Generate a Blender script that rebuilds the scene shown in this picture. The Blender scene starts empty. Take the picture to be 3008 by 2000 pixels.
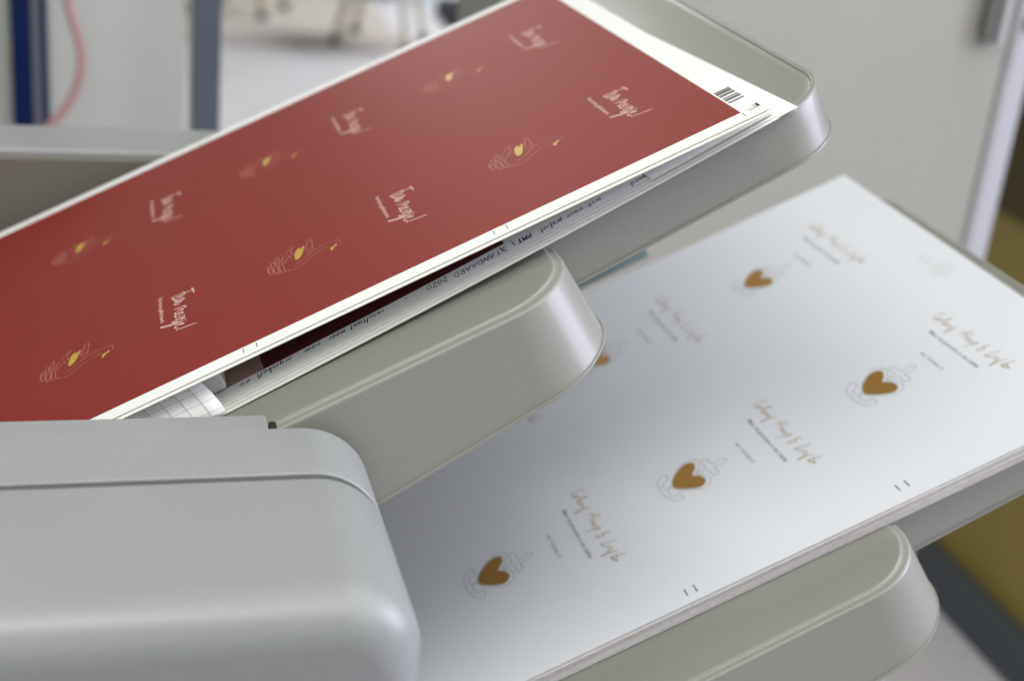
import bpy, math, random
from mathutils import Vector, Matrix
random.seed(7)
S = bpy.context.scene
C = S.collection
# ------------------------------------------------------------------ camera, light, exposure
CAMZ = 1.3
RC = ((0.9621575074, -0.2545546981, 0.0972359839), (0.0110652902, 0.3930415706, 0.9194541224), (-0.2722691504, -0.8835837422, 0.3809846195))
cd = bpy.data.cameras.new('camera'); cam = bpy.data.objects.new('camera', cd); C.objects.link(cam)
m = Matrix(RC).transposed().to_4x4(); m.translation = (0, 0, CAMZ)
cam.matrix_world = m
cd.sensor_width = 36; cd.lens = 48.947; cd.clip_start = 0.02; cd.clip_end = 60
cd.dof.use_dof = True; cd.dof.focus_distance = 0.57; cd.dof.aperture_fstop = 6.6
S.camera = cam
w = bpy.data.worlds.new('World'); S.world = w; w.use_nodes = True
bg = w.node_tree.nodes['Background']; bg.inputs[0].default_value = (0.88, 0.92, 1.0, 1); bg.inputs[1].default_value = 0.12
def area(name, loc, target, sx, sy, power, col):
    l = bpy.data.lights.new(name, 'AREA'); l.shape = 'RECTANGLE'; l.size = sx; l.size_y = sy; l.energy = power; l.color = col
    o = bpy.data.objects.new(name, l); C.objects.link(o); o.location = loc
    o.rotation_euler = (Vector(target) - Vector(loc)).to_track_quat('-Z', 'Y').to_euler()
    return o
area('ceiling_light', (-0.50, -0.05, 2.7), (0.0, 0.55, 1.0), 1.9, 0.30, 18, (1.0, 0.98, 0.86))
area('ceiling_light', (1.45, -0.15, 3.1), (0.25, 0.5, 1.0), 3.2, 2.8, 64, (0.96, 0.98, 1.0))
area('front_window_light', (-0.9, -2.1, 1.95), (0.2, 0.6, 1.0), 1.8, 1.0, 7, (0.99, 0.96, 0.98))
area('ceiling_light', (3.6, 7.0, 3.4), (0.6, 5.2, 0.0), 3.0, 2.5, 210, (1.0, 0.98, 0.99))  # unseen lamp added to brighten the far floor
area('window_light', (-0.50, 5.2, 2.70), (0.05, 0.6, 1.0), 1.8, 1.0, 36, (1.0, 0.96, 0.94))
area('side_window_light', (2.9, 0.1, 1.9), (0.3, 0.6, 1.0), 1.6, 1.3, 62, (0.78, 0.78, 1.0))
S.view_settings.view_transform = 'Standard'; S.view_settings.look = 'None'; S.view_settings.gamma = 1; S.view_settings.exposure = 0.28
try: S.view_settings.use_curve_mapping = False
except Exception: pass
S.render.engine = 'CYCLES'
S.render.resolution_x = 1024; S.render.resolution_y = 680

# ------------------------------------------------------------------ materials
def mat(name, col, rough=0.5, spec=0.5, metal=0.0, noise=0.0, nscale=400.0, bump=0.0, bscale=1500.0, coat=0.0, emit=None, mottle=0.0, mscale=8.0, specks=0.0):
    M = bpy.data.materials.new(name); M.use_nodes = True
    nt = M.node_tree; b = nt.nodes['Principled BSDF']; L = nt.links
    b.inputs['Base Color'].default_value = (*col, 1); b.inputs['Roughness'].default_value = rough
    b.inputs['Specular IOR Level'].default_value = spec; b.inputs['Metallic'].default_value = metal
    if coat: b.inputs['Coat Weight'].default_value = coat; b.inputs['Coat Roughness'].default_value = 0.12
    if emit: b.inputs['Emission Color'].default_value = (*emit[:3], 1); b.inputs['Emission Strength'].default_value = emit[3]
    tc = nt.nodes.new('ShaderNodeTexCoord')
    if noise or mottle:
        n = nt.nodes.new('ShaderNodeTexNoise'); n.inputs['Scale'].default_value = nscale; n.inputs['Detail'].default_value = 3
        n2 = nt.nodes.new('ShaderNodeTexNoise'); n2.inputs['Scale'].default_value = mscale; n2.inputs['Detail'].default_value = 4
        L.new(tc.outputs['Object'], n.inputs['Vector']); L.new(tc.outputs['Object'], n2.inputs['Vector'])
        def rng(src, a):
            r = nt.nodes.new('ShaderNodeMapRange'); L.new(src, r.inputs['Value'])
            r.inputs['From Min'].default_value = 0.25; r.inputs['From Max'].default_value = 0.75
            r.inputs['To Min'].default_value = 1 - a; r.inputs['To Max'].default_value = 1 + a
            return r.outputs['Result']
        mu = nt.nodes.new('ShaderNodeMath'); mu.operation = 'MULTIPLY'
        L.new(rng(n.outputs['Fac'], noise), mu.inputs[0]); L.new(rng(n2.outputs['Fac'], mottle), mu.inputs[1])
        if specks:
            n3 = nt.nodes.new('ShaderNodeTexNoise'); n3.inputs['Scale'].default_value = 650; n3.inputs['Detail'].default_value = 0
            L.new(tc.outputs['Object'], n3.inputs['Vector'])
            r3 = nt.nodes.new('ShaderNodeMapRange'); L.new(n3.outputs['Fac'], r3.inputs['Value'])
            r3.inputs['From Min'].default_value = 0.78; r3.inputs['From Max'].default_value = 0.84; r3.inputs['To Min'].default_value = 1; r3.inputs['To Max'].default_value = 1 - specks
            m3 = nt.nodes.new('ShaderNodeMath'); m3.operation = 'MULTIPLY'; L.new(mu.outputs[0], m3.inputs[0]); L.new(r3.outputs['Result'], m3.inputs[1]); mu = m3
        vm = nt.nodes.new('ShaderNodeVectorMath'); vm.operation = 'SCALE'; vm.inputs[0].default_value = col
        L.new(mu.outputs[0], vm.inputs['Scale']); L.new(vm.outputs[0], b.inputs['Base Color'])
    if bump:
        n = nt.nodes.new('ShaderNodeTexNoise'); n.inputs['Scale'].default_value = bscale; n.inputs['Detail'].default_value = 2
        L.new(tc.outputs['Object'], n.inputs['Vector'])
        bp = nt.nodes.new('ShaderNodeBump'); bp.inputs['Strength'].default_value = bump; bp.inputs['Distance'].default_value = 0.0003
        L.new(n.outputs['Fac'], bp.inputs['Height']); L.new(bp.outputs[0], b.inputs['Normal'])
    return M
MT = dict(
    plastic=mat('light_grey_plastic', (0.258, 0.266, 0.260), 0.36, 0.5, noise=0.05, nscale=700, bump=0.16, bscale=1800, mottle=0.035, specks=0.10, mscale=12),
    tray=mat('tray_grey_plastic', (0.256, 0.254, 0.228), 0.38, 0.5, noise=0.05, nscale=900, specks=0.12, bump=0.14, bscale=2200, mottle=0.04, mscale=14, coat=0.12),
    dark_gap=mat('dark_gap_plastic', (0.03, 0.03, 0.028), 0.7),
    rubber=mat('black_rubber', (0.012, 0.012, 0.013), 0.6),
    paper=mat('white_paper', (0.87, 0.88, 0.875), 0.7, 0.3, noise=0.012, nscale=1500, bump=0.08, bscale=1800),
    paper_cool=mat('uncoated_white_paper', (0.67, 0.69, 0.73), 0.85, 0.2, noise=0.015, nscale=900, bump=0.12, bscale=1300),
    edge=mat('cut_paper_edge', (0.74, 0.69, 0.53), 0.8, 0.2, noise=0.1, nscale=300),
    edge_pale=mat('cut_card_edge', (0.74, 0.69, 0.66), 0.8, 0.2, noise=0.1, nscale=300),
    edge_lilac=mat('cut_card_edge_lilac', (0.44, 0.40, 0.41), 0.8, 0.2, noise=0.1, nscale=300),
    edge_beige=mat('cut_card_edge_beige', (0.60, 0.52, 0.40), 0.8, 0.2, noise=0.1, nscale=300),
    red=mat('red_ink', (0.238, 0.016, 0.010), 0.48, 0.5, noise=0.22, nscale=1300, bump=0.9, bscale=1600, mottle=0.03, mscale=20),
    pink=mat('pale_pink_print', (0.80, 0.58, 0.52), 0.55),
    peach=mat('pale_peach_print', (0.50, 0.22, 0.17), 0.5),
    shaded_red=mat('shaded_red_ink', (0.085, 0.013, 0.015), 0.5, 0.3),  # red ink darkened: shade under the top bunch put into the colour
    dusky=mat('dusky_pink_ink', (0.36, 0.23, 0.19), 0.6, 0.3),
    mustard=mat('mustard_print', (0.50, 0.33, 0.055), 0.45),
    bronze=mat('bronze_print', (0.33, 0.18, 0.030), 0.52, 0.3, metal=0.5, noise=0.08, nscale=900),
    gold=mat('gold_script_print', (0.31, 0.18, 0.04), 0.5),
    greyline=mat('grey_line_print', (0.36, 0.36, 0.36), 0.6),
    black=mat('black_print', (0.02, 0.02, 0.02), 0.5),
    blackish=mat('grey_black_print', (0.13, 0.125, 0.12), 0.5),
    ink=mat('blue_pen_ink', (0.012, 0.012, 0.07), 0.4),
    grid=mat('grid_line_print', (0.58, 0.58, 0.60), 0.6),
    foil=mat('wrinkled_pale_wrap', (0.55, 0.54, 0.52), 0.4, bump=0.6, bscale=350),
    teal=mat('teal_grey_plastic', (0.22, 0.30, 0.30), 0.4),
)

# ------------------------------------------------------------------ helpers
def tag(o, label=None, cat=None, group=None, kind=None):
    if label: o['label'] = label
    if cat: o['category'] = cat
    if group: o['group'] = group
    if kind: o['kind'] = kind
    return o
def mesh(name, verts, faces, mats, fm=None, parent=None, M=None, smooth=None):
    me = bpy.data.meshes.new(name); me.from_pydata([tuple(v) for v in verts], [], faces); 
    for x in (mats if isinstance(mats, (list, tuple)) else [mats]): me.materials.append(x)
    if fm: me.polygons.foreach_set('material_index', fm)
    me.validate(); me.update()
    o = bpy.data.objects.new(name, me); C.objects.link(o)
    if parent: o.parent = parent
    elif M is not None: o.matrix_world = M
    if smooth is not None:
        me.polygons.foreach_set('use_smooth', [True] * len(me.polygons))
        try: me.set_sharp_from_angle(angle=math.radians(smooth))
        except Exception: pass
    return o
def empty(name, M=None):
    o = bpy.data.objects.new(name, None); C.objects.link(o); o.empty_display_size = 0.05
    if M is not None: o.matrix_world = M
    return o
# frame of the upper output tray: u runs up the slope away from the machine, v towards the back, n out of the tray (metres)
U = Vector((0.889614627, 0, 0.456711961)); V = Vector((0, 1, 0)); N = Vector((-0.456711961, 0, 0.889614627))
O1 = Vector((0.24930825, 0.52255884, -0.12385002 + CAMZ))
def frame(du=0, dv=0, dn=0):
    M = Matrix((U, V, N)).transposed().to_4x4(); M.translation = O1 + (du * U + dv * V + dn * N) / 1000.0
    return M
mm = 0.001
def loft(rings, cap0=True, cap1=True, closed=True):
    vs, fs = [], []
    n = len(rings[0])
    for r in rings: vs += r
    for i in range(len(rings) - 1):
        for j in range(n if closed else n - 1):
            a = i * n + j; b = i * n + (j + 1) % n
            fs.append((a, b, b + n, a + n))
    if cap0: fs.append(tuple(range(n))[::-1])
    if cap1: fs.append(tuple((len(rings) - 1) * n + j for j in range(n)))
    return vs, fs
def box(x0, x1, y0, y1, z0, z1):
    v = [(x, y, z) for z in (z0, z1) for x, y in ((x0, y0), (x1, y0), (x1, y1), (x0, y1))]
    f = [(3, 2, 1, 0), (4, 5, 6, 7), (0, 1, 5, 4), (1, 2, 6, 5), (2, 3, 7, 6), (3, 0, 4, 7)]
    return v, f
def join(*parts):
    vs, fs = [], []
    for v, f in parts:
        k = len(vs); vs += v; fs += [tuple(i + k for i in q) for q in f]
    return vs, fs
def rbox(x0, x1, y0, y1, z0, z1, r, seg=4):
    # box with rounded vertical and horizontal edges
    rings = []
    def ring(o, z):
        pts = []
        for cx, cy, a0 in ((x1 - r, y1 - r, 0), (x0 + r, y1 - r, 90), (x0 + r, y0 + r, 180), (x1 - r, y0 + r, 270)):
            for k in range(seg + 1):
                a = math.radians(a0 + 90 * k / seg); pts.append((cx + (r - o) * math.cos(a), cy + (r - o) * math.sin(a), z))
        return pts
    for k in range(seg + 1):
        a = math.pi / 2 * k / seg; rings.append(ring(r * (1 - math.sin(a)) * .98, z0 + r * (1 - math.cos(a))))
    for k in range(seg + 1):
        a = math.pi / 2 * (1 - k / seg); rings.append(ring(r * (1 - math.sin(a)) * .98, z1 - r * (1 - math.cos(a))))
    return loft(rings)
def tube(pts, r, seg=10):
    rings = []
    for i, p in enumerate(pts):
        p = Vector(p); d = (Vector(pts[min(i + 1, len(pts) - 1)]) - Vector(pts[max(i - 1, 0)])).normalized()
        a = d.cross(Vector((0.3, 1, 0.2))).normalized(); b = d.cross(a)
        rings.append([tuple(p + r * (math.cos(t) * a + math.sin(t) * b)) for t in (2 * math.pi * k / seg for k in range(seg))])
    return loft(rings)
def smoothline(p, sub=4):
    if len(p) < 3: return p
    out = []
    for i in range(len(p) - 1):
        a = p[max(i - 1, 0)]; b = p[i]; c = p[i + 1]; d = p[min(i + 2, len(p) - 1)]
        for k in range(sub):
            t = k / sub
            out.append(tuple(0.5 * (2 * b[x] + (c[x] - a[x]) * t + (2 * a[x] - 5 * b[x] + 4 * c[x] - d[x]) * t * t + (3 * b[x] - a[x] - 3 * c[x] + d[x]) * t ** 3) for x in (0, 1)))
    out.append(p[-1]); return out
def ribbon(p, wd):
    p = smoothline(p)
    vs, fs = [], []
    for i, a in enumerate(p):
        b0 = p[max(i - 1, 0)]; b1 = p[min(i + 1, len(p) - 1)]
        dx, dy = b1[0] - b0[0], b1[1] - b0[1]; L = math.hypot(dx, dy) or 1; nx, ny = -dy / L * wd / 2, dx / L * wd / 2
        vs += [(a[0] + nx, a[1] + ny), (a[0] - nx, a[1] - ny)]
        if i: k = 2 * i; fs.append((k - 2, k - 1, k + 1, k))
    return vs, fs
def glyphs(text, width, height, shear=0.0, fat=0.0):
    # letters as flat faces, x along the reading direction, y up, fitted into width x height (mm), centred
    cu = bpy.data.curves.new('t', 'FONT'); cu.body = text; cu.shear = shear; cu.offset = fat; cu.fill_mode = 'FRONT'; cu.resolution_u = 2
    o = bpy.data.objects.new('t', cu); C.objects.link(o)
    bpy.context.view_layer.update()
    ev = o.evaluated_get(bpy.context.evaluated_depsgraph_get()); me = ev.to_mesh()
    vs = [(v.co.x, v.co.y) for v in me.vertices]; fs = [tuple(p.vertices) for p in me.polygons]
    ev.to_mesh_clear(); bpy.data.objects.remove(o); bpy.data.curves.remove(cu)
    x0 = min(v[0] for v in vs); x1 = max(v[0] for v in vs); y0 = min(v[1] for v in vs); y1 = max(v[1] for v in vs)
    return [((x - (x0 + x1) / 2) / (x1 - x0) * width, (y - (y0 + y1) / 2) / (y1 - y0) * height) for x, y in vs], fs
class Decals:
    def __init__(s): s.v = []; s.f = []; s.m = []; s.h = []
    def add(s, vf, mi, off=(0, 0), lift=0.05, tr=None):
        vs, fs = vf; k = len(s.v)
        for x, y in vs:
            if tr: x, y = tr(x, y)
            s.v.append((x + off[0], y + off[1])); s.h.append(lift)
        s.f += [tuple(i + k for i in q) for q in fs]; s.m += [mi] * len(fs)
    def line(s, p, wd, mi, off=(0, 0), lift=0.05): s.add(ribbon(p, wd), mi, off, lift)
    def poly(s, p, mi, off=(0, 0), lift=0.05):
        p = list(p); n = len(p); c = (sum(a[0] for a in p) / n, sum(a[1] for a in p) / n)
        s.add((p, [tuple(range(n))]), mi, off, lift)
    def rect(s, u0, u1, v0, v1, mi, lift=0.03): s.poly([(u0, v0), (u1, v0), (u1, v1), (u0, v1)], mi, lift=lift)
down = lambda x, y: (y, -x)        # reading towards the viewer, letter tops up the slope
upside = lambda x, y: (-x, -y)     # reading down the slope, letter tops towards the viewer
def sheet(name, u0, u1, v0, v1, nfun, mats, M, rot=0.0, piv=(0, 0), thick=0.25, nu=2, nv=2, decals=None, raw=False):
    # one sheet of paper with real thickness; decals (print) lie on its top face as part of the same mesh
    c, s_ = math.cos(math.radians(rot)), math.sin(math.radians(rot))
    def pos(u, v, h):
        x = u; y = v; n = nfun(u, v) + h
        return ((piv[0] + c * x - s_ * y) * mm, (piv[1] + s_ * x + c * y) * mm, n * mm)
    vs, fs, fm = [], [], []
    for h in (0, -thick):
        for i in range(nu + 1):
            for j in range(nv + 1):
                vs.append(pos(u0 + (u1 - u0) * i / nu, v0 + (v1 - v0) * j / nv, h))
    K = (nu + 1) * (nv + 1); g = lambda i, j: i * (nv + 1) + j
    for i in range(nu):
        for j in range(nv):
            a, b, c2, d = g(i, j), g(i + 1, j), g(i + 1, j + 1), g(i, j + 1)
            fs.append((a, b, c2, d)); fm.append(0); fs.append((d + K, c2 + K, b + K, a + K)); fm.append(0)
    for i in range(nu):
        a, b = g(i, 0), g(i + 1, 0); fs.append((a + K, b + K, b, a)); fm.append(1)
        a, b = g(i, nv), g(i + 1, nv); fs.append((a, b, b + K, a + K)); fm.append(1)
    for j in range(nv):
        a, b = g(0, j), g(0, j + 1); fs.append((a, b, b + K, a + K)); fm.append(1)
        a, b = g(nu, j), g(nu, j + 1); fs.append((a + K, b + K, b, a)); fm.append(1)
    if decals:
        k = len(vs)
        vs += [(x * mm, y * mm, (nfun(x, y) + h) * mm) if raw else pos(x, y, h) for (x, y), h in zip(decals.v, decals.h)]
        fs += [tuple(i + k for i in q) for q in decals.f]; fm += decals.m
    return mesh(name, vs, fs, mats, fm, M=M)
GIRL=[[[7.89,17.39],[8.43,14.15],[8.34,10.89]],[[7.93,14.47],[6.13,15.15],[4.11,15.87],[2.3,16.45],[0.46,16.65],[-0.99,16.43],[-2.01,16.45],[-1.97,15.02],[-1.12,13.51]],[[3.57,17.28],[4.12,14.05]],[[0.72,13.42],[1.93,13.17],[3.05,13.0],[2.79,14.06],[1.57,14.21],[0.15,14.34],[-1.01,13.64],[-1.27,12.42],[0.21,11.21],[2.01,10.63],[3.49,9.67],[3.55,8.84],[2.11,8.49],[0.53,9.32],[-1.03,10.87]],[[-1.08,9.67],[0.9,8.63],[2.39,7.92],[1.63,7.03],[0.04,7.62],[-1.26,7.87],[-1.01,6.68],[0.95,5.32]],[[-1.63,1.83],[0.55,1.21],[2.76,1.14],[3.85,-1.1],[2.04,-1.15],[0.06,-0.69],[2.02,-1.61],[2.14,-3.22],[0.56,-2.88],[-0.83,-2.61],[-1.61,-3.18],[-1.21,-4.41],[0.42,-5.78],[2.28,-6.44],[2.02,-5.52],[0.45,-5.04],[-0.95,-5.29],[-1.69,-6.37],[-1.35,-7.62],[0.48,-8.6],[1.93,-9.42]],[[2.45,-8.91],[2.82,-10.19]],[[-1.43,-9.31],[-1.0,-10.65],[0.35,-11.32],[2.06,-12.63],[2.65,-12.63],[2.32,-11.49],[0.77,-10.84],[-0.62,-10.94]],[[2.03,-13.21],[1.02,-13.74],[-0.16,-13.91],[-1.66,-12.14],[-3.19,-11.13],[-3.04,-12.38],[-1.61,-13.37],[-0.14,-13.37]],[[2.74,-14.73],[3.15,-15.94]],[[1.91,-15.68],[-0.05,-15.6],[-2.91,-13.93],[-5.22,-12.76],[-8.41,-11.18],[-7.97,-12.51],[-5.66,-13.87],[-2.95,-14.83],[-0.63,-15.55]],[[-0.52,-17.27],[0.8,-18.28],[1.99,-18.77],[1.52,-17.59],[0.08,-17.14],[-1.11,-17.36],[-2.26,-18.26],[-2.03,-19.5],[-0.68,-20.63]],[[-0.56,-22.24],[2.52,-22.89],[5.39,-23.55],[7.73,-24.08]],[[-1.69,-21.53],[-1.31,-22.6]]]
HAND=[[[-14.45,3.01],[-15.26,2.05],[-15.77,-0.66],[-15.56,-3.22],[-15.13,-2.54],[-14.88,1.03],[-14.39,2.65]],[[-15.2,-2.45],[-15.15,-5.25],[-14.82,-7.01],[-13.95,-6.71],[-13.51,-5.05],[-13.49,-0.68],[-13.55,3.86],[-13.14,6.17],[-12.31,5.99],[-11.8,3.94],[-12.06,0.34],[-12.65,-1.71],[-12.76,-5.43],[-12.51,-8.73],[-12.0,-9.73],[-11.18,-8.99],[-10.82,-5.05],[-11.02,-0.38],[-11.12,4.24],[-10.57,8.1],[-9.78,9.4],[-9.3,7.08],[-9.75,1.41],[-10.14,-3.68],[-10.22,-7.97],[-9.81,-10.65],[-8.78,-10.81],[-8.19,-9.36],[-8.33,-5.34],[-8.57,-1.72],[-8.35,1.93],[-7.56,5.49],[-6.86,6.9]],[[-8.11,-1.73],[-7.08,-0.2],[-6.23,1.56],[-4.88,3.85],[-4.39,4.38],[-4.08,1.72]],[[-8.19,-9.36],[-6.79,-11.61],[-4.84,-12.64],[-2.83,-13.19],[-0.66,-12.57],[1.64,-11.0],[4.02,-8.95],[6.34,-7.36],[9.71,-5.92],[12.87,-5.93],[14.22,-6.78]],[[-3.91,-9.4],[-1.79,-8.42],[0.77,-6.58],[3.65,-3.98],[7.1,-2.05],[10.42,-1.08],[13.61,-1.08],[16.68,-1.82],[18.6,-3.12],[19.21,-5.94],[18.73,-7.64]],[[4.0,0.14],[6.13,3.22],[7.04,5.56],[7.29,9.96],[6.85,12.2],[5.9,12.35],[5.11,9.8],[4.38,6.03],[3.16,1.77]],[[3.47,-3.76],[5.52,-1.2],[6.72,1.31],[7.25,3.54]],[[-0.99,12.57],[-2.27,10.97],[-2.96,8.93],[-3.09,6.2],[-2.54,3.79]],[[-5.87,7.96],[-4.76,10.03],[-3.2,12.15],[-1.83,12.76]]]
HHEART=[[[-1.9,2.98],[-1.33,5.72],[-0.37,7.39],[0.63,8.46],[1.06,8.49],[1.24,6.53],[1.51,6.18],[2.23,7.59],[3.2,8.41],[3.34,7.06],[2.7,4.67],[1.65,0.81],[0.56,-1.81],[-0.73,-3.59],[-1.8,-3.66],[-2.38,-2.39],[-2.31,0.08]],[[13.74,-9.89],[14.21,-8.2],[14.93,-7.68],[15.53,-7.87],[16.28,-7.11],[17.03,-6.34],[17.4,-7.38],[16.87,-8.72],[15.98,-9.02],[15.28,-10.13],[14.55,-11.48],[14.0,-11.63]]]
ANCH=[[[-9.51,-0.62],[-8.27,2.79],[-5.38,6.99],[-1.61,10.6],[2.73,13.4],[5.99,13.57],[8.2,12.47],[9.32,9.95],[9.15,7.21],[7.7,4.26],[5.85,1.64],[4.75,0.08]],[[4.63,-0.43],[6.4,-2.17],[8.03,-4.41],[8.97,-7.5],[8.81,-10.12],[7.55,-12.29],[5.29,-13.69],[2.39,-13.83],[-1.83,-11.44],[-5.93,-8.38],[-8.52,-4.89],[-9.73,-1.64]],[[3.31,0.18],[6.76,-0.66],[10.49,-1.31]],[[5.4,0.78],[8.16,1.08],[10.62,1.21]],[[10.87,1.22],[10.43,5.41],[10.89,8.32],[12.52,8.92],[13.85,6.85],[14.1,3.4],[14.57,1.4],[17.34,1.71],[20.39,2.19],[21.61,1.25],[21.62,-0.79],[19.75,-2.18],[16.8,-2.33],[14.51,-1.78],[14.44,-4.93],[14.5,-7.75],[12.95,-8.94],[11.45,-8.2],[11.13,-5.58],[11.19,-2.44],[10.53,-1.14]],[[-13.21,9.33],[-14.78,7.71],[-15.72,4.44],[-15.73,0.91],[-15.96,-2.44],[-15.22,-6.87],[-13.86,-10.56],[-12.5,-13.09],[-10.5,-13.8],[-8.57,-13.71],[-7.72,-12.05],[-8.1,-9.47],[-8.85,-8.52],[-10.04,-9.56],[-11.35,-8.97],[-12.3,-6.72],[-12.76,-4.44],[-12.54,-2.27],[-11.13,-1.37],[-9.59,-1.55]],[[-9.36,5.61],[-10.84,5.53],[-12.47,4.77],[-13.4,2.7],[-13.21,0.19],[-11.54,-1.06],[-9.72,-0.47]],[[-13.21,9.33],[-11.35,11.14],[-9.35,11.24],[-8.6,9.05],[-8.92,6.48],[-9.36,5.61]]]
AHEART=[[[-9.09,-0.94],[-8.46,1.35],[-6.25,5.25],[-3.37,8.29],[-0.12,10.68],[3.12,11.87],[5.87,10.98],[7.03,9.67],[6.95,7.27],[5.8,4.5],[4.04,2.22],[2.65,0.48],[3.32,-0.83],[5.13,-2.4],[6.48,-4.82],[6.81,-7.44],[5.97,-9.93],[4.11,-11.65],[1.69,-11.76],[-1.53,-10.13],[-5.22,-7.36],[-7.75,-4.69],[-8.94,-2.43]]]
GEL=[[[2.03,30.82],[1.54,33.3],[-0.5,34.18],[-3.15,34.32],[-4.48,33.01],[-3.84,30.62],[-1.64,30.3]],[[-4.5,30.96],[-2.28,30.7],[-1.99,29.09],[-3.78,29.48],[-4.47,29.09]],[[-3.14,27.78],[-0.41,26.68],[2.72,25.45],[-0.03,25.41],[-2.89,26.01],[-4.08,25.84]],[[-4.04,24.66],[-2.78,25.11],[-2.39,23.57],[-3.75,23.07],[-4.14,24.34]],[[-3.3,22.03],[-2.04,22.47],[-1.65,20.94],[-3.01,20.45],[-3.35,21.87]],[[0.55,15.33],[-2.06,16.01],[-4.88,16.65],[-8.31,16.48],[-7.01,17.07],[-3.96,17.23],[-2.12,17.72],[-2.22,19.27],[-3.76,19.19]],[[-2.7,10.08],[0.41,8.66],[3.28,5.88]],[[2.43,3.97],[-0.6,5.32],[-3.8,6.42]],[[-0.34,9.01],[-0.7,5.86]],[[-3.22,3.38],[-1.68,3.61],[-1.3,2.15],[-2.6,1.79],[-3.22,3.38]],[[-3.51,0.6],[-1.98,0.78],[-1.49,-0.89],[-2.78,-1.26],[-3.46,0.37]],[[-8.0,-2.14],[-4.73,-2.86],[-0.84,-3.32],[-0.71,-4.69],[-2.45,-5.0],[-3.54,-3.18]],[[2.36,-11.64],[1.47,-10.06],[-1.36,-9.8],[-4.31,-9.33],[-4.07,-11.51],[-2.01,-11.9],[-0.61,-11.15],[-0.68,-9.72]],[[3.42,-19.51],[-0.37,-18.29],[-4.41,-16.76],[-3.98,-18.32],[-2.84,-21.03]],[[-2.84,-21.03],[-0.78,-21.31]],[[-2.86,-22.82],[-1.09,-22.88],[-0.76,-24.34],[-2.44,-24.35],[-3.65,-24.19]],[[1.4,-28.0],[-1.29,-26.92],[-3.62,-26.41],[-7.38,-26.47],[-5.93,-25.81],[-2.14,-25.66]],[[3.91,-32.33],[0.24,-31.07],[-2.62,-30.04],[-3.35,-30.65],[-1.96,-32.43],[-0.6,-31.72],[-1.01,-29.98]],[[-3.19,-29.59],[-3.29,-32.17],[-1.8,-35.25],[-1.44,-33.01]]]
# ------------------------------------------------------------------ the room behind
H = CAMZ - 0.240            # height of the two flat machine covers
floor = mesh('floor', *box(-8, 10, -3, 14, -0.05, 0), mat('vinyl_floor', (0.70, 0.69, 0.71), 0.3, 0.5, noise=0.05, nscale=40, mottle=0.08, mscale=1.5)); tag(floor, kind='structure')

# ochre wall with a dark skirting, running away on the right
ow = mesh('ochre_wall', *box(1.42, 1.5, 1.0, 5.0, 0, 2.9), mat('ochre_paint', (0.34, 0.265, 0.065), 0.6, noise=0.06, nscale=60, mottle=0.06, mscale=5))
tag(ow, 'mustard yellow wall at the right, behind the lower paper tray', 'wall')
mesh('shaded_upper_wall', *rbox(1.405, 1.419, 1.0, 5.0, 0.70, 2.9, 0.004), mat('shaded_ochre_umber', (0.075, 0.055, 0.014), 0.7), parent=ow)  # shade on the upper ochre wall, painted as a dark brown layer
sk = mesh('skirting_board', *rbox(1.385, 1.419, 1.0, 5.0, 0.0, 0.085, 0.004), mat('slate_plastic', (0.065, 0.078, 0.092), 0.5))
tag(sk, 'dark slate skirting board along the foot of the yellow wall', 'skirting board')

# beige cabinet on the right
cb = empty('storage_cabinet', Matrix.Translation((0.6, 1.3, 0)))
tag(cb, 'tall beige grey metal cabinet with a pale right edge, behind the paper trays', 'cabinet')
beige = mat('beige_metal', (0.37, 0.36, 0.31), 0.5, noise=0.03, nscale=300, mottle=0.05, mscale=3)
lil = mat('pale_metal', (0.52, 0.52, 0.55), 0.35, noise=0.02)
mesh('door', *rbox(-0.205, 0.303, -0.018, 0.0, 0.05, 1.9, 0.003), beige, parent=cb)
mesh('side_frame', *rbox(0.305, 0.336, -0.024, 0.35, 0.0, 1.92, 0.008), lil, parent=cb)
mesh('carcass', *box(-0.205, 0.304, 0.001, 0.34, 0.03, 1.91), beige, parent=cb)
hd = mesh('handle', *rbox(0.262, 0.276, -0.034, -0.018, 1.083, 1.32, 0.005), mat('handle_grey', (0.15, 0.15, 0.14), 0.45), parent=cb)
mesh('handle_rim', *rbox(0.2765, 0.283, -0.040, -0.018, 1.080, 1.32, 0.003), lil, parent=hd)
mesh('lock', *rbox(0.312, 0.322, -0.028, -0.024, 1.095, 1.11, 0.0018), mat('lock_grey', (0.12, 0.12, 0.14), 0.4), parent=cb)
mesh('plinth', *box(-0.205, 0.33, -0.01, 0.33, 0.0, 0.029), MT['rubber'], parent=cb)

# white cabinet, blue posts, hose and slate post on the left
wc = empty('white_cupboard', Matrix.Translation((-0.05, 1.52, 0)))
tag(wc, 'white panelled cupboard with two dark blue vertical strips, behind the machine at left', 'cupboard')
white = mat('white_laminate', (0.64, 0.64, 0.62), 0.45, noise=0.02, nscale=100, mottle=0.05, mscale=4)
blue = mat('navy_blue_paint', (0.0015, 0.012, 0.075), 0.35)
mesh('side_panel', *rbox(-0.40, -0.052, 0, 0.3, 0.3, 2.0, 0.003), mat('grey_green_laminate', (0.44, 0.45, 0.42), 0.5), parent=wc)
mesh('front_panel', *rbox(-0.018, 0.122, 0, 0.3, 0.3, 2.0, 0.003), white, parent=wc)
mesh('strip', *rbox(-0.0515, -0.0325, -0.012, 0.02, 0.3, 2.0, 0.002), blue, parent=wc)
mesh('strip', *rbox(-0.0235, -0.0185, -0.012, 0.02, 0.3, 2.0, 0.001), mat('mid_blue_paint', (0.01, 0.035, 0.11), 0.35), parent=wc)
mesh('filler_panel', *box(-0.0325, -0.0235, 0.0, 0.02, 0.3, 2.0), mat('lilac_grey', (0.36, 0.34, 0.42), 0.5), parent=wc)
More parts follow.
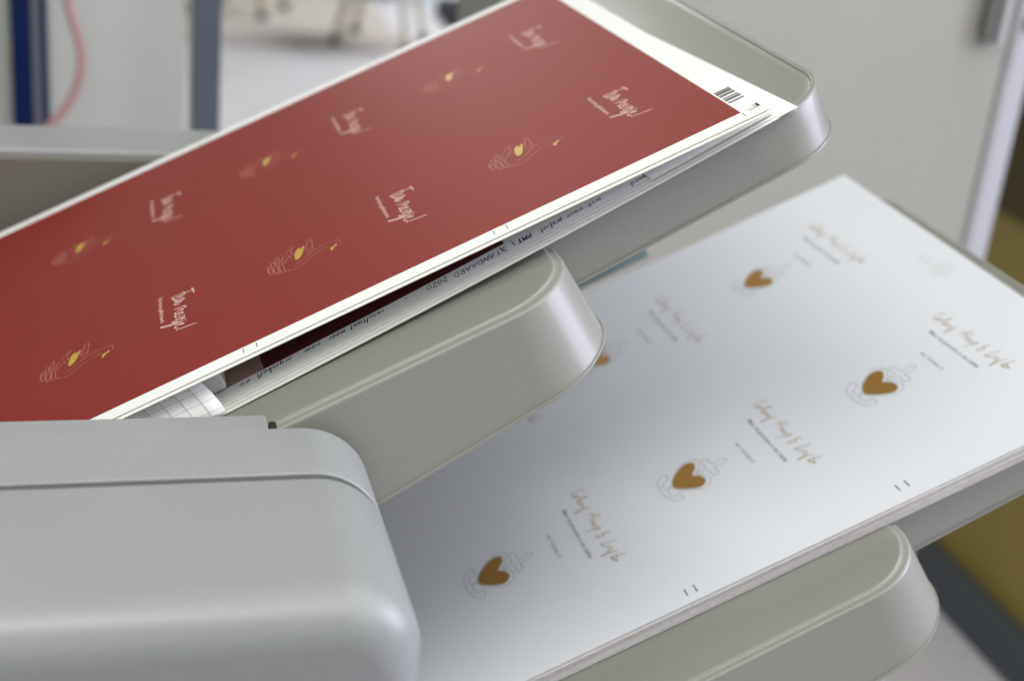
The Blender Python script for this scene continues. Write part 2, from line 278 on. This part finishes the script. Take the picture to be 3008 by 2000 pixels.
hs = mesh('hose', *tube([(x, 1.45, z + CAMZ) for x, z in smoothline([(-0.052, -0.18), (-0.0442, -0.2558), (-0.0345, -0.292), (-0.0322, -0.322), (-0.041, -0.352), (-0.058, -0.377), (-0.082, -0.400), (-0.11, -0.42)], 6)], 0.0048), mat('pink_rubber', (0.46, 0.28, 0.27), 0.4), smooth=60)
tag(hs, 'dusty pink bent hose hanging in front of the white cupboard', 'hose')
ps = mesh('upright_post', *rbox(0.0735, 0.1010, 1.40, 1.43, 0.3, 2.2, 0.002), mat('slate_metal', (0.085, 0.098, 0.12), 0.45, mottle=0.05, mscale=6))
tag(ps, 'slate grey upright metal post right of the white cupboard', 'post')
pe = mesh('cream_edge_strip', *rbox(0.0712, 0.0734, 1.402, 1.43, 0.3, 2.2, 0.0008), mat('cream_edge', (0.45, 0.43, 0.36), 0.5)); pe.parent = ps

# blurred furniture far back on the floor
cream = mat('cream_enamel', (0.55, 0.50, 0.36), 0.4)
def stool(x, y, lab):
    t = empty('swivel_stool', Matrix.Translation((x, y, 0))); tag(t, lab, 'stool', 'stools far back in the room')
    mesh('seat', *rbox(-0.19, 0.19, -0.19, 0.19, 0.44, 0.50, 0.025), mat('stool_seat', (0.30, 0.22, 0.16), 0.6), parent=t)
    for a in (20, 110, 200, 290):
        dx, dy = math.cos(math.radians(a)), math.sin(math.radians(a))
        mesh('leg', *tube([(dx * 0.13, dy * 0.13, 0.44), (dx * 0.24, dy * 0.24, 0.04)], 0.017), cream, parent=t)
        mesh('rubber_foot', *tube([(dx * 0.24, dy * 0.24, 0.045), (dx * 0.245, dy * 0.245, 0.001)], 0.026), MT['dark_gap'], parent=t)
    return t
stool(0.62, 7.25, 'cream legged stool nearest the slate post')
stool(1.22, 6.6, 'cream legged stool with one foot on the bright floor, further right')
rug = mesh('floor_mat', *rbox(-0.3, 1.35, 6.45, 9.5, 0.001, 0.012, 0.004), mat('tan_mat', (0.50, 0.47, 0.43), 0.9, mottle=0.1, mscale=6)); tag(rug, 'pale grey floor mat under the far stools', 'mat')
cr = mesh('window_spot_box', *rbox(1.50, 1.80, 7.85, 8.2, 0.002, 0.55, 0.02), mat('window_spot_blue', (0.75, 0.88, 0.95), 0.3, emit=None)); tag(cr, 'bright window spot shaped as a pale blue white box far back by the black cable cover', 'crate')  # pale box put in for the bright window spot far back
cv = mesh('cable_cover', *rbox(1.70, 1.86, 4.0, 7.6, 0.002, 0.08, 0.015), MT['rubber']); tag(cv, 'black rubber cable cover running back across the floor', 'cable cover')

# ------------------------------------------------------------------ the printing machine
pm = empty('printing_machine', Matrix.Translation((0, 0.355, H)))
tag(pm, 'light grey printing machine with two sloping paper output trays', 'printing machine')
XR, R = 0.0940, 0.028
def section(o, zb=-0.55, x0=-0.75, seg=16, R=R):
    pts = [(x0 , zb), (XR - o, zb)]
    for k in range(seg + 1):
        a = math.pi / 2 * k / seg; pts.append((XR - R + (R - o) * math.cos(a), -R + (R - o) * math.sin(a)))
    pts.append((x0, -o)); return pts
def slab(prof, lean=False):
    # prof: (y, inset) pairs; each gives one ring of the cover's cross-section
    return loft([[(x, y + (1 - y / 0.0818) * 0.22 * max(0.0, -z - 0.03) * 0.4 if y < 0.0818 and lean else y, z) for x, z in section(o)] for y, o in prof])
e = 0.0012
rf = 0.017
prof = [(rf * (1 - math.cos(a)), rf * (1 - math.sin(a))) for a in [math.pi / 2 * k / 12 for k in range(13)]]
prof += [(0.0808 - e, 0.0), (0.0808 - 0.4 * e, 0.00015), (0.0808, 0.5 * e), (0.0808, 0.006)]
fc = mesh('front_cover', *slab(prof, True), MT['plastic'], parent=pm, smooth=35)
rc = mesh('rear_cover', *slab([(0.0846, 0.006), (0.0846, 0.5 * e), (0.0846 + .4 * e, 0.00015), (0.0846 + e, 0.0), (0.1200, 0.0)]), MT['plastic'], parent=pm, smooth=35)
core = mesh('inner_frame', *slab([(0.04, 0.0062), (0.118, 0.0062)]), MT['dark_gap'], parent=pm)
tb = mesh('cover_tab', *rbox(-0.75, 0.0545, 0.1180, 0.1325, -0.05, 0.0001, 0.0012), MT['plastic'], parent=rc)
lt = mesh('latch', *rbox(0.0552, 0.0582, 0.1202, 0.1300, -0.03, -0.0016, 0.0008), MT['rubber'], parent=pm)
# rear side of the machine: pale flat cover and its inner wall
mesh('rear_housing', *rbox(-0.75, 0.096, 0.502, 0.557, -0.55, 0.0, 0.004), MT['plastic'], parent=pm)
mesh('shaded_inner_wall', *rbox(-0.74, 0.090, 0.497, 0.5018, -0.54, -0.0045, 0.0015), mat('shaded_olive_plastic', (0.15, 0.143, 0.12), 0.6, noise=0.05, nscale=600), parent=pm)  # inner wall coloured darker to paint in the shadow of the recess
mesh('main_housing', *rbox(-1.3, -0.30, -0.02, 0.60, -1.0, 0.16, 0.01), MT['plastic'], parent=pm)
kn = mesh('thumb_screw', *tube([(0.088, 0.115, -0.0475), (0.1000, 0.115, -0.0475), (0.1006, 0.115, -0.0475)], 0.0024, 16), MT['rubber'], parent=pm, smooth=50)

def rect_ring(u0, u1, v0, v1, R, o, nf, seg=14, skew=0.0):
    R2 = R + o; pts = [(u0, v1 + o), (u0, v0 - o)]
    for cx, cy, a0 in ((u1 - R, v0 + R, -90), (u1 - R, v1 - R, 0)):
        for k in range(seg + 1):
            a = math.radians(a0 + 90 * k / seg); pts.append((cx + R2 * math.cos(a), cy + R2 * math.sin(a)))
    out = []
    for u, v in pts:
        if u > u0 + 1: u += skew * max(0, v - v0 - R)
        out.append((u * mm, v * mm, nf(u) * mm))
    return out
def fil(o0, n0, r, seg=5):   # quarter round from (o0, n0) outwards and down
    return [(o0 + r * math.sin(a), n0 - r * (1 - math.cos(a))) for a in (math.pi / 2 * k / seg for k in range(seg + 1))]
def tray_deck(name, M, u0, u1, v0, v1, R, top, bot, prof, skew=0.0, draft=0.12, parent=None):
    rings = [rect_ring(u0, u1, v0, v1, R, o, (lambda d: (lambda u: top(u) + d))(d), skew=skew) for o, d in prof]
    ol = prof[-1][0]; dl = prof[-1][1]
    for t in (0.33, 0.66, 1.0):
        nf = (lambda t: (lambda u: (top(u) + dl) * (1 - t) + bot(u) * t))(t)
        avg = abs(bot(u1) - top(u1))
        rings.append(rect_ring(u0, u1, v0, v1, R, ol + draft * avg * t, nf, skew=skew))
    oe = ol + draft * avg
    rings.append(rect_ring(u0, u1, v0, v1, R, oe + 0.8, lambda u: bot(u) - 0.1, skew=skew))
    rings.append(rect_ring(u0, u1, v0, v1, R, oe + 0.8, lambda u: bot(u) - 1.1, skew=skew))
    rings.append(rect_ring(u0, u1, v0, v1, R, oe - 2.5, lambda u: bot(u) - 1.1, skew=skew))
    rings.append(rect_ring(u0, u1, v0, v1, R, ol - 2.5, lambda u: top(u) - 2.5, skew=skew))
    vs, fs = loft(rings)
    o = mesh(name, vs, fs, MT['tray'], smooth=38)
    o.parent = parent; o.matrix_parent_inverse = parent.matrix_world.inverted(); o.matrix_world = M
    return o
bpy.context.view_layer.update()
deck_prof = [(-3, 0.0), (-0.7, 0.0), (-0.35, -0.05), (-0.1, -0.2), (0.1, -0.42), (0.35, -0.72), (0.7, -0.98), (1.2, -1.2), (2.0, -1.42)] + fil(2.2, -1.48, 1.9, 6)
ext_prof = [(-6, -0.9), (-2.6, -0.9), (-2.2, -0.75), (-1.8, -0.25)] + [(-1.4, 0.0), (-0.6, 0.0)] + fil(-0.4, 0.0, 1.3, 4)
dtop = lambda u: -19.5
dbot = lambda u: -57.0 + 0.10 * (u + 100)
etop = lambda u: -10.4 + 0.06 * (u - 45)
ebot = lambda u: -35.5 + 0.055 * (u - 10)
T1 = frame()
up = tray_deck('upper_tray', T1, -430, -97.0, -34, 335, 28, dtop, dbot, deck_prof, parent=pm)
ex = tray_deck('tray_extension', T1, -140, 46.0, 6, 300, 30, etop, ebot, ext_prof, skew=0.03, draft=0.0, parent=up)
T2 = frame(97.5, -28.6, -186.5)
lo = tray_deck('lower_tray', T2, -430, -98.5, -34, 335, 28, dtop, dbot, deck_prof, parent=pm)
ex2 = tray_deck('tray_extension', T2, -140, 55, 8, 300, 30, lambda u: -21.0, lambda u: -47.0 + 0.03 * (u + 80), ext_prof, skew=0.02, draft=0.0, parent=lo)
gd = mesh('paper_guide', *box(-0.30, 0.0, 0.0, 0.004, 0.0, 0.012), MT['teal']); gd.parent = lo; gd.matrix_parent_inverse = lo.matrix_world.inverted(); gd.matrix_world = frame(8, 316, -203)

# ------------------------------------------------------------------ red printed sheets on the upper tray
P = 110.0
def red_print(cols, rows, d, um, v0, v1, ri=2):
    pass
mats_red = [MT['paper'], MT['edge'], MT['red'], MT['pink'], MT['mustard'], MT['black'], MT['blackish'], MT['peach']]
d = Decals()
d.rect(-462, 0, 0, 302, 2)
sub = glyphs('Van harte gefeliciteerd', 30, 2.7, fat=0.004)
for i in range(4):
    for vc, vh in ((70.0, 69.0), (217.0, 216.5)):
        off = (-31.2 - P * i, vc)
        for st in GIRL: d.line(st, 0.55, 3, off)
        d.add(sub, 3, (off[0] - 8.0, off[1] + 8.4), 0.05, down)
        oh = (-82.3 - 109.7 * i, vh - 2)
        for st in HAND: d.line(st, 0.27, 7, oh)
        for pl in HHEART: d.poly(smoothline(pl + pl[:1])[:-1], 4, oh, 0.07)
for i in range(5):                       # crop marks
    for du in (-2.9, 2.9):
        u = -111.5 * i + du
        if i == 0 and du > 0: u = 0.0
        if i == 0 and du < 0: continue
        d.line([(u, -1.2), (u, -5.6)], 0.32, 5); d.line([(u, 303), (u, 308)], 0.32, 5)
d.line([(1.2, 0.0), (6.5, 0.0)], 0.18, 6)
d.line([(6.5, -1.2), (6.5, 3.2)][::1], 0.25, 6)
for k, wd in enumerate((1.5, 2.6, 1.4, 2.3, 2.9, 1.5)):   # control bars
    v = 14.0 + k * 3.2
    d.rect(0.8, 8.0, v, v + wd, 6, 0.05)
d.rect(2.8, 8.0, -1.7, -1.2, 5, 0.05); d.rect(7.2, 8.4, -1.7, 2.4, 5, 0.05)
flat = lambda h: (lambda u, v: h)
top = sheet('printed_sheet', -470, 10.8, -8.9, 311, flat(0.0), mats_red, T1, decals=d)
tag(top, 'red printed sheet with gold hearts and pink script, topmost on the upper tray', 'printed sheet', 'red printed sheets')
d2 = Decals(); d2.rect(-462, -0.5, 0, 302, 2)
for i in range(1, 5):
    for du in (-2.9, 2.9): d2.line([(-111.5 * i + du + .6, -1.2 - 1.8), (-111.5 * i + du + .6, -7.4)], 0.32, 5)
s2 = sheet('printed_sheet', -471, 9.6, -10.9, 309, flat(-0.75), mats_red, T1, decals=d2, rot=0.05)
tag(s2, 'second sheet of the top bunch, its white margin edge just below the red printed sheet', 'printed sheet', 'red printed sheets')
s3 = sheet('printed_sheet', -470, 8.4, -9.9, 308, flat(-1.35), [MT['paper'], MT['edge']], T1)
tag(s3, 'third sheet of the top bunch, lowest one above the dark gap', 'printed sheet', 'red printed sheets')

# bundle underneath, turned a little and lying flatter on the tray
piv = (15.5, 0.9); ROT = 2.35
def bn(nr, nl): return lambda u, v: nr + (nl - nr) * (-u / 261.0) - 1.3 * math.sin(math.pi * min(1.0, max(0.0, -u / 261.0)))
specs = [
    (9.8, 1.6, 2.25, bn(-10.2, -19.1), 'white sheet at the bottom of the upper bundle, its corner poking out at right'),
    (0.0, 0.0, 2.35, bn(-9.9, -18.8), 'thick white sheet second from the bottom of the upper bundle, lying on the tray'),
    (-0.5, 1.9, 2.32, bn(-9.25, -18.15), 'white sheet with a cream edge in the middle of the upper bundle'),
    (-0.3, 4.0, 2.35, bn(-8.6, -17.5), 'white sheet directly under the sheet with the handwriting'),
]
for k, (u1, v0, rt, nf, lab) in enumerate(specs):
    o = sheet('white_sheet', -440, u1, v0, 305, nf, [MT['paper'], MT['edge']], T1, rot=rt, piv=piv, thick=0.26, nu=30)
    tag(o, lab, 'sheet of paper', 'sheets of the lower bundle on the upper tray')
d = Decals()
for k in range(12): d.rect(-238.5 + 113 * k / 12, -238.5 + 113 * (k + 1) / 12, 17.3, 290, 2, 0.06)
for k in range(4): d.rect(-262.5 + 6 * k, -256.5 + 6 * k, 17.3, 290, 7, 0.06)
for u in (-128.2, -236.0 , -241.6): d.line([(u, 10.5), (u, 16.0)], 0.45, 5)
d.line([(-122.5, 10.5), (-122.5, 16.0)], 0.45, 5)
PEN = {
 'a': ['.5,.42 .35,.5 .1,.4 .05,.15 .2,0 .4,.1 .5,.45 .5,.1 .62,0'], 'd': ['.5,.4 .3,.5 .05,.3 .1,.02 .3,0 .48,.2 .58,1 .5,.1 .62,0'], 'e': ['.05,.22 .45,.3 .4,.48 .15,.45 .05,.2 .2,0 .5,.08'],
 'f': ['.55,.95 .35,1 .28,.7 .2,-.3', '.05,.45 .5,.5'], 'g': ['.48,.42 .2,.5 .05,.25 .2,.02 .42,.15 .5,.45 .42,-.3 .1,-.32'], 'i': ['.2,.48 .15,.05 .3,0', '.24,.7 .26,.72'],
 'l': ['.15,.05 .35,.9 .28,1 .18,.6 .15,.1 .32,0'], 'm': ['.02,.45 .05,0', '.05,.3 .2,.5 .28,.4 .28,0', '.28,.3 .45,.5 .55,.4 .55,.05 .66,0'], 'n': ['.02,.45 .05,0', '.05,.3 .25,.5 .38,.4 .38,.05 .5,0'],
 'o': ['.3,.48 .08,.35 .08,.08 .3,0 .46,.2 .4,.42 .25,.5'], 'p': ['.1,.45 .02,-.35', '.08,.3 .3,.5 .48,.35 .38,.08 .1,.02'], 'r': ['.05,.45 .05,0', '.05,.3 .2,.48 .36,.46'],
 's': ['.4,.45 .2,.5 .1,.35 .35,.2 .3,.02 .05,.04'], 't': ['.25,.85 .15,.1 .35,0', '.02,.52 .42,.56'], 'u': ['.05,.45 .05,.1 .25,0 .42,.15 .46,.48 .44,.05 .55,0'], 'v': ['.02,.48 .2,0 .42,.5'],
 'w': ['.02,.48 .12,0 .28,.4 .4,0 .58,.5'], 'z': ['.05,.45 .42,.48 .05,0 .48,.04'], '.': ['.1,.02 .16,.04'], '-': ['.05,.3 .45,.34'], '/': ['.05,-.1 .4,.9'], '1': ['.1,.6 .25,.9 .2,0'], '5': ['.5,.9 .15,.88 .1,.5 .4,.5 .4,.1 .05,.02'],
 '2': ['.05,.75 .25,.95 .45,.75 .05,0 .5,.05'], '0': ['.28,.95 .05,.6 .1,.1 .3,0 .48,.3 .42,.85 .25,.95'], 'P': ['.1,.95 .05,0', '.1,.95 .45,.9 .4,.5 .08,.45'], 'M': ['0,0 .1,.9 .3,.35 .5,.92 .6,0'], 'T': ['.3,.9 .28,0', '0,.88 .6,.94'],
 'S': ['.48,.85 .25,.95 .08,.75 .4,.35 .3,.02 .02,.08'], 'A': ['0,0 .28,.95 .5,0', '.1,.35 .42,.38'], 'N': ['.02,0 .08,.9 .42,.05 .5,.95'], 'D': ['.08,0 .05,.95 .4,.8 .5,.4 .35,.05 .05,.02'], 'R': ['.08,0 .08,.95 .42,.85 .38,.55 .1,.45 .5,0'],
}
def scribble(text, width, height):
    # pen strokes for a handwritten word, x along the reading direction (mm), centred; returns polylines
    x = 0.0; out = []
    for ch in text:
        if ch == ' ': x += 0.45; continue
        for st in PEN[ch]:
            q = [tuple(float(t) for t in a.split(',')) for a in st.split()]
            out.append([(x + px + 0.18 * py + random.uniform(-.025, .025), py + random.uniform(-.035, .035)) for px, py in q])
        x += 0.22 + max(float(a.split(',')[0]) for st in PEN[ch] for a in st.split()) * 0.92
    return [[((px / x - 0.5) * width, (py - 0.4) * height) for px, py in st] for st in out]
hand = [('een', -15, 5, 12.5), ('van de', -33, 13, 12.2), ('5/1', -50, 7, 12.2), ('goed', -63.5, 8.5, 12.6), ('wit', -84.5, 7, 14.0), ('voor', -94, 8.5, 14.2), ('profiel', -105, 10.5, 14.4), ('PMT', -117.5, 7, 13.8),
        ('STANDAARD', -138.5, 25.5, 13.8), ('2020', -158.5, 10, 15.2), ('-', -173, 2.5, 15.5), ('resultaat', -191.5, 16, 15.4), ('meer', -205.5, 8.0, 15.6), ('naar', -217, 8.0, 15.6), ('orgineel', -233.5, 15, 15.6), ('ze.', -248.5, 6.5, 15.2)]
for t, uc, wd, vc in hand:
    vv = vc - 1.6 - (2.6 if uc > -75 else 1.6 if uc > -112 else 0) + random.uniform(-.5, .5)
    for st in scribble(t, wd, 4.6):
        vf = ribbon(st, random.uniform(0.34, 0.5) * (1.7 if t == 'PMT' else 1))
        d.add(vf, 3, (uc, vv), 0.05, upside)
o = sheet('handwritten_sheet', -440, -0.6, 5.9, 306, bn(-8.0, -16.9), [MT['paper'], MT['edge'], MT['shaded_red'], MT['ink'], MT['ink'], MT['black'], MT['ink'], MT['dusky']], T1, rot=2.35, piv=piv, decals=d, nu=30)
tag(o, 'white sheet with a blue handwritten note upside down along its margin', 'handwritten sheet')
fan = sheet('white_sheet', -60, -1.6, 2.6, 300, lambda u, v: -7.5 + (-8.9) * (-u / 261.0) - 1.3 * math.sin(math.pi * min(1.0, max(0.0, -u / 261.0))) + 3.6 * max(0.0, 1 + u / 60.0) ** 2 * min(1.0, max(0.0, (v - 2.6) / 14.0)), [MT['paper'], MT['edge']], T1, rot=2.35, piv=piv, nu=30, nv=40)
tag(fan, 'short white slip fanned up between the two bunches at their right end', 'sheet of paper', 'sheets of the lower bundle on the upper tray')

# squared paper curled up under the red sheets, and a small wrapped block beside it
def squared(u0, u1, s0, s1, surf, name, lab):
    vs, fs, fm = [], [], []; nu, ns = 26, 22
    for i in range(nu + 1):
        for j in range(ns + 1): vs.append(tuple(x * mm for x in surf(u0 + (u1 - u0) * i / nu, s0 + (s1 - s0) * j / ns)))
    for i in range(nu):
        for j in range(ns):
            a = i * (ns + 1) + j; fs.append((a, a + ns + 1, a + ns + 2, a + 1)); fm.append(0)
    def strip(pa, pb, wu, ws):
        k = len(vs); n = 24
        for q in range(n + 1):
            t = q / n; u = pa[0] + (pb[0] - pa[0]) * t; s_ = pa[1] + (pb[1] - pa[1]) * t
            for sg in (-1, 1):
                x = surf(u + sg * wu, s_ + sg * ws); vs.append((x[0] * mm, x[1] * mm - 0.00006, x[2] * mm + 0.00008))
            if q: fs.append((k + 2 * q - 2, k + 2 * q, k + 2 * q + 1, k + 2 * q - 1)); fm.append(1)
    u = u1 - 6
    while u > u0: strip((u, s0), (u, s1), 0.14, 0); u -= 6.5
    s_ = s0 + 4
    while s_ < s1: strip((u0, s_), (u1, s_), 0, 0.14); s_ += 6.5
    o = mesh(name, vs, fs, [MT['paper'], MT['grid']], fm, M=T1, smooth=60)
    so = o.modifiers.new('thickness', 'SOLIDIFY'); so.thickness = 0.0001; so.offset = -1
    tag(o, lab, 'squared paper'); return o
def curl(u, s):      # s = distance from the front edge in mm
    a = s / 20.0
    v = -11.0 + 20.0 * (1 - math.cos(min(a, 1.5))) + max(0, s - 30) * 0.9
    n = -17.6 + 13.5 * math.sin(min(a, 1.5))
    return (u - 9.0 * (1 - math.cos(min(a, 1.5))) + 1.5, v - 0.02 * (u + 250), n)
squared(-400, -244, 0.0, 45, curl, 'curled_squared_paper', 'curled squared paper with grey grid lines, tucked under the red sheets at left')
fl = sheet('squared_sheet', -400, -262.0, 6.2, 120, bn(-7.9, -16.9), [MT['paper'], MT['grid']], T1, rot=2.35, piv=piv, thick=0.12, nu=30)
tag(fl, 'flat thin sheet lying under the curled squared paper', 'squared paper')
wb = mesh('wrapped_block', *rbox(-0.2505, -0.2400, 0.006, 0.030, -0.0160, -0.0080, 0.0008), MT['foil'], M=T1)
tag(wb, 'small pale wrapped block beside the curled squared paper', 'block')

# ------------------------------------------------------------------ white printed stack on the lower tray
n2 = -197.34
mw = [MT['paper_cool'], MT['edge_pale'], MT['bronze'], MT['gold'], MT['greyline'], MT['blackish']]
d = Decals()
g1 = glyphs('Maar de grootste is de Liefde', 47, 3.0, fat=0.012)
g2 = glyphs('naar 1 Korinthe 13', 21.5, 2.0, fat=0.006)
for i in range(3):
    for vt, vh in ((59.0, 60.0), (212.0, 213.0)):
        ot = (102.0 - 109.5 * i, vt)
        for st in GEL: d.line(st, 0.5, 3, ot)
        d.add(g1, 5, (ot[0] - 12.4, ot[1]), 0.05, down)
        d.add(g2, 5, (ot[0] - 25.5, ot[1] - 1.0), 0.05, down)
        oh = (46.0 - 111.0 * i, vh)
        for st in ANCH: d.line(st, 0.5, 4, oh)
        for pl in AHEART: d.poly(smoothline(pl + pl[:1])[:-1], 2, oh, 0.08)
for i in range(4):
    for du in (-2.4, 2.4):
        d.line([(14.5 - 111.0 * i + du, -17.2), (14.5 - 111.0 * i + du, -22.6)], 0.7, 5)
        d.line([(143 - 20, 150 + du * 1.2), (143 - 14, 150 + du * 1.2)], 0.6, 4) if i == 0 else None
e2 = [(127 + 6.5 * math.cos(t), 133 + 8.5 * math.sin(t)) for t in (2 * math.pi * k / 24 for k in range(24))]
mw.append(mat('faint_grey_smudge', (0.62, 0.64, 0.665), 0.6)); d.poly(e2, 6)
ts = sheet('printed_card_sheet', -450, 0, 0, 325, lambda u, v: n2, mw, T1, rot=-1.7, piv=(137.5, -34.5), decals=d, raw=True)
tag(ts, 'white sheet printed with bronze hearts, anchors and gold script, topmost on the lower tray', 'printed sheet')
NS = 19
for k in range(1, NS):
    j = 0.35 + (2.3 if k in (5, 6) else 0) + (1.0 if k in (11, 12, 16) else 0)
    h = n2 - 0.425 * k
    o = sheet('white_card_sheet', -450 + random.uniform(-1, 1), random.uniform(-1.8, 0.3), random.uniform(-0.35, 0.35) - (0.5 if k in (4, 10) else 0), 324 + random.uniform(-1, 2), (lambda h: (lambda u, v: h))(h), [MT['paper_cool'], MT['edge_lilac' if k in (4, 8, 9, 12, 13, 17) else 'edge_beige' if k in (2, 6, 15) else 'edge_pale']], T1, rot=-1.7 + random.uniform(-0.10, 0.10), piv=(137.5, -34.5), thick=0.36)
    tag(o, 'white card sheet lying in the pile under the topmost bronze heart print', 'sheet of card', 'pile of card sheets on the lower tray')
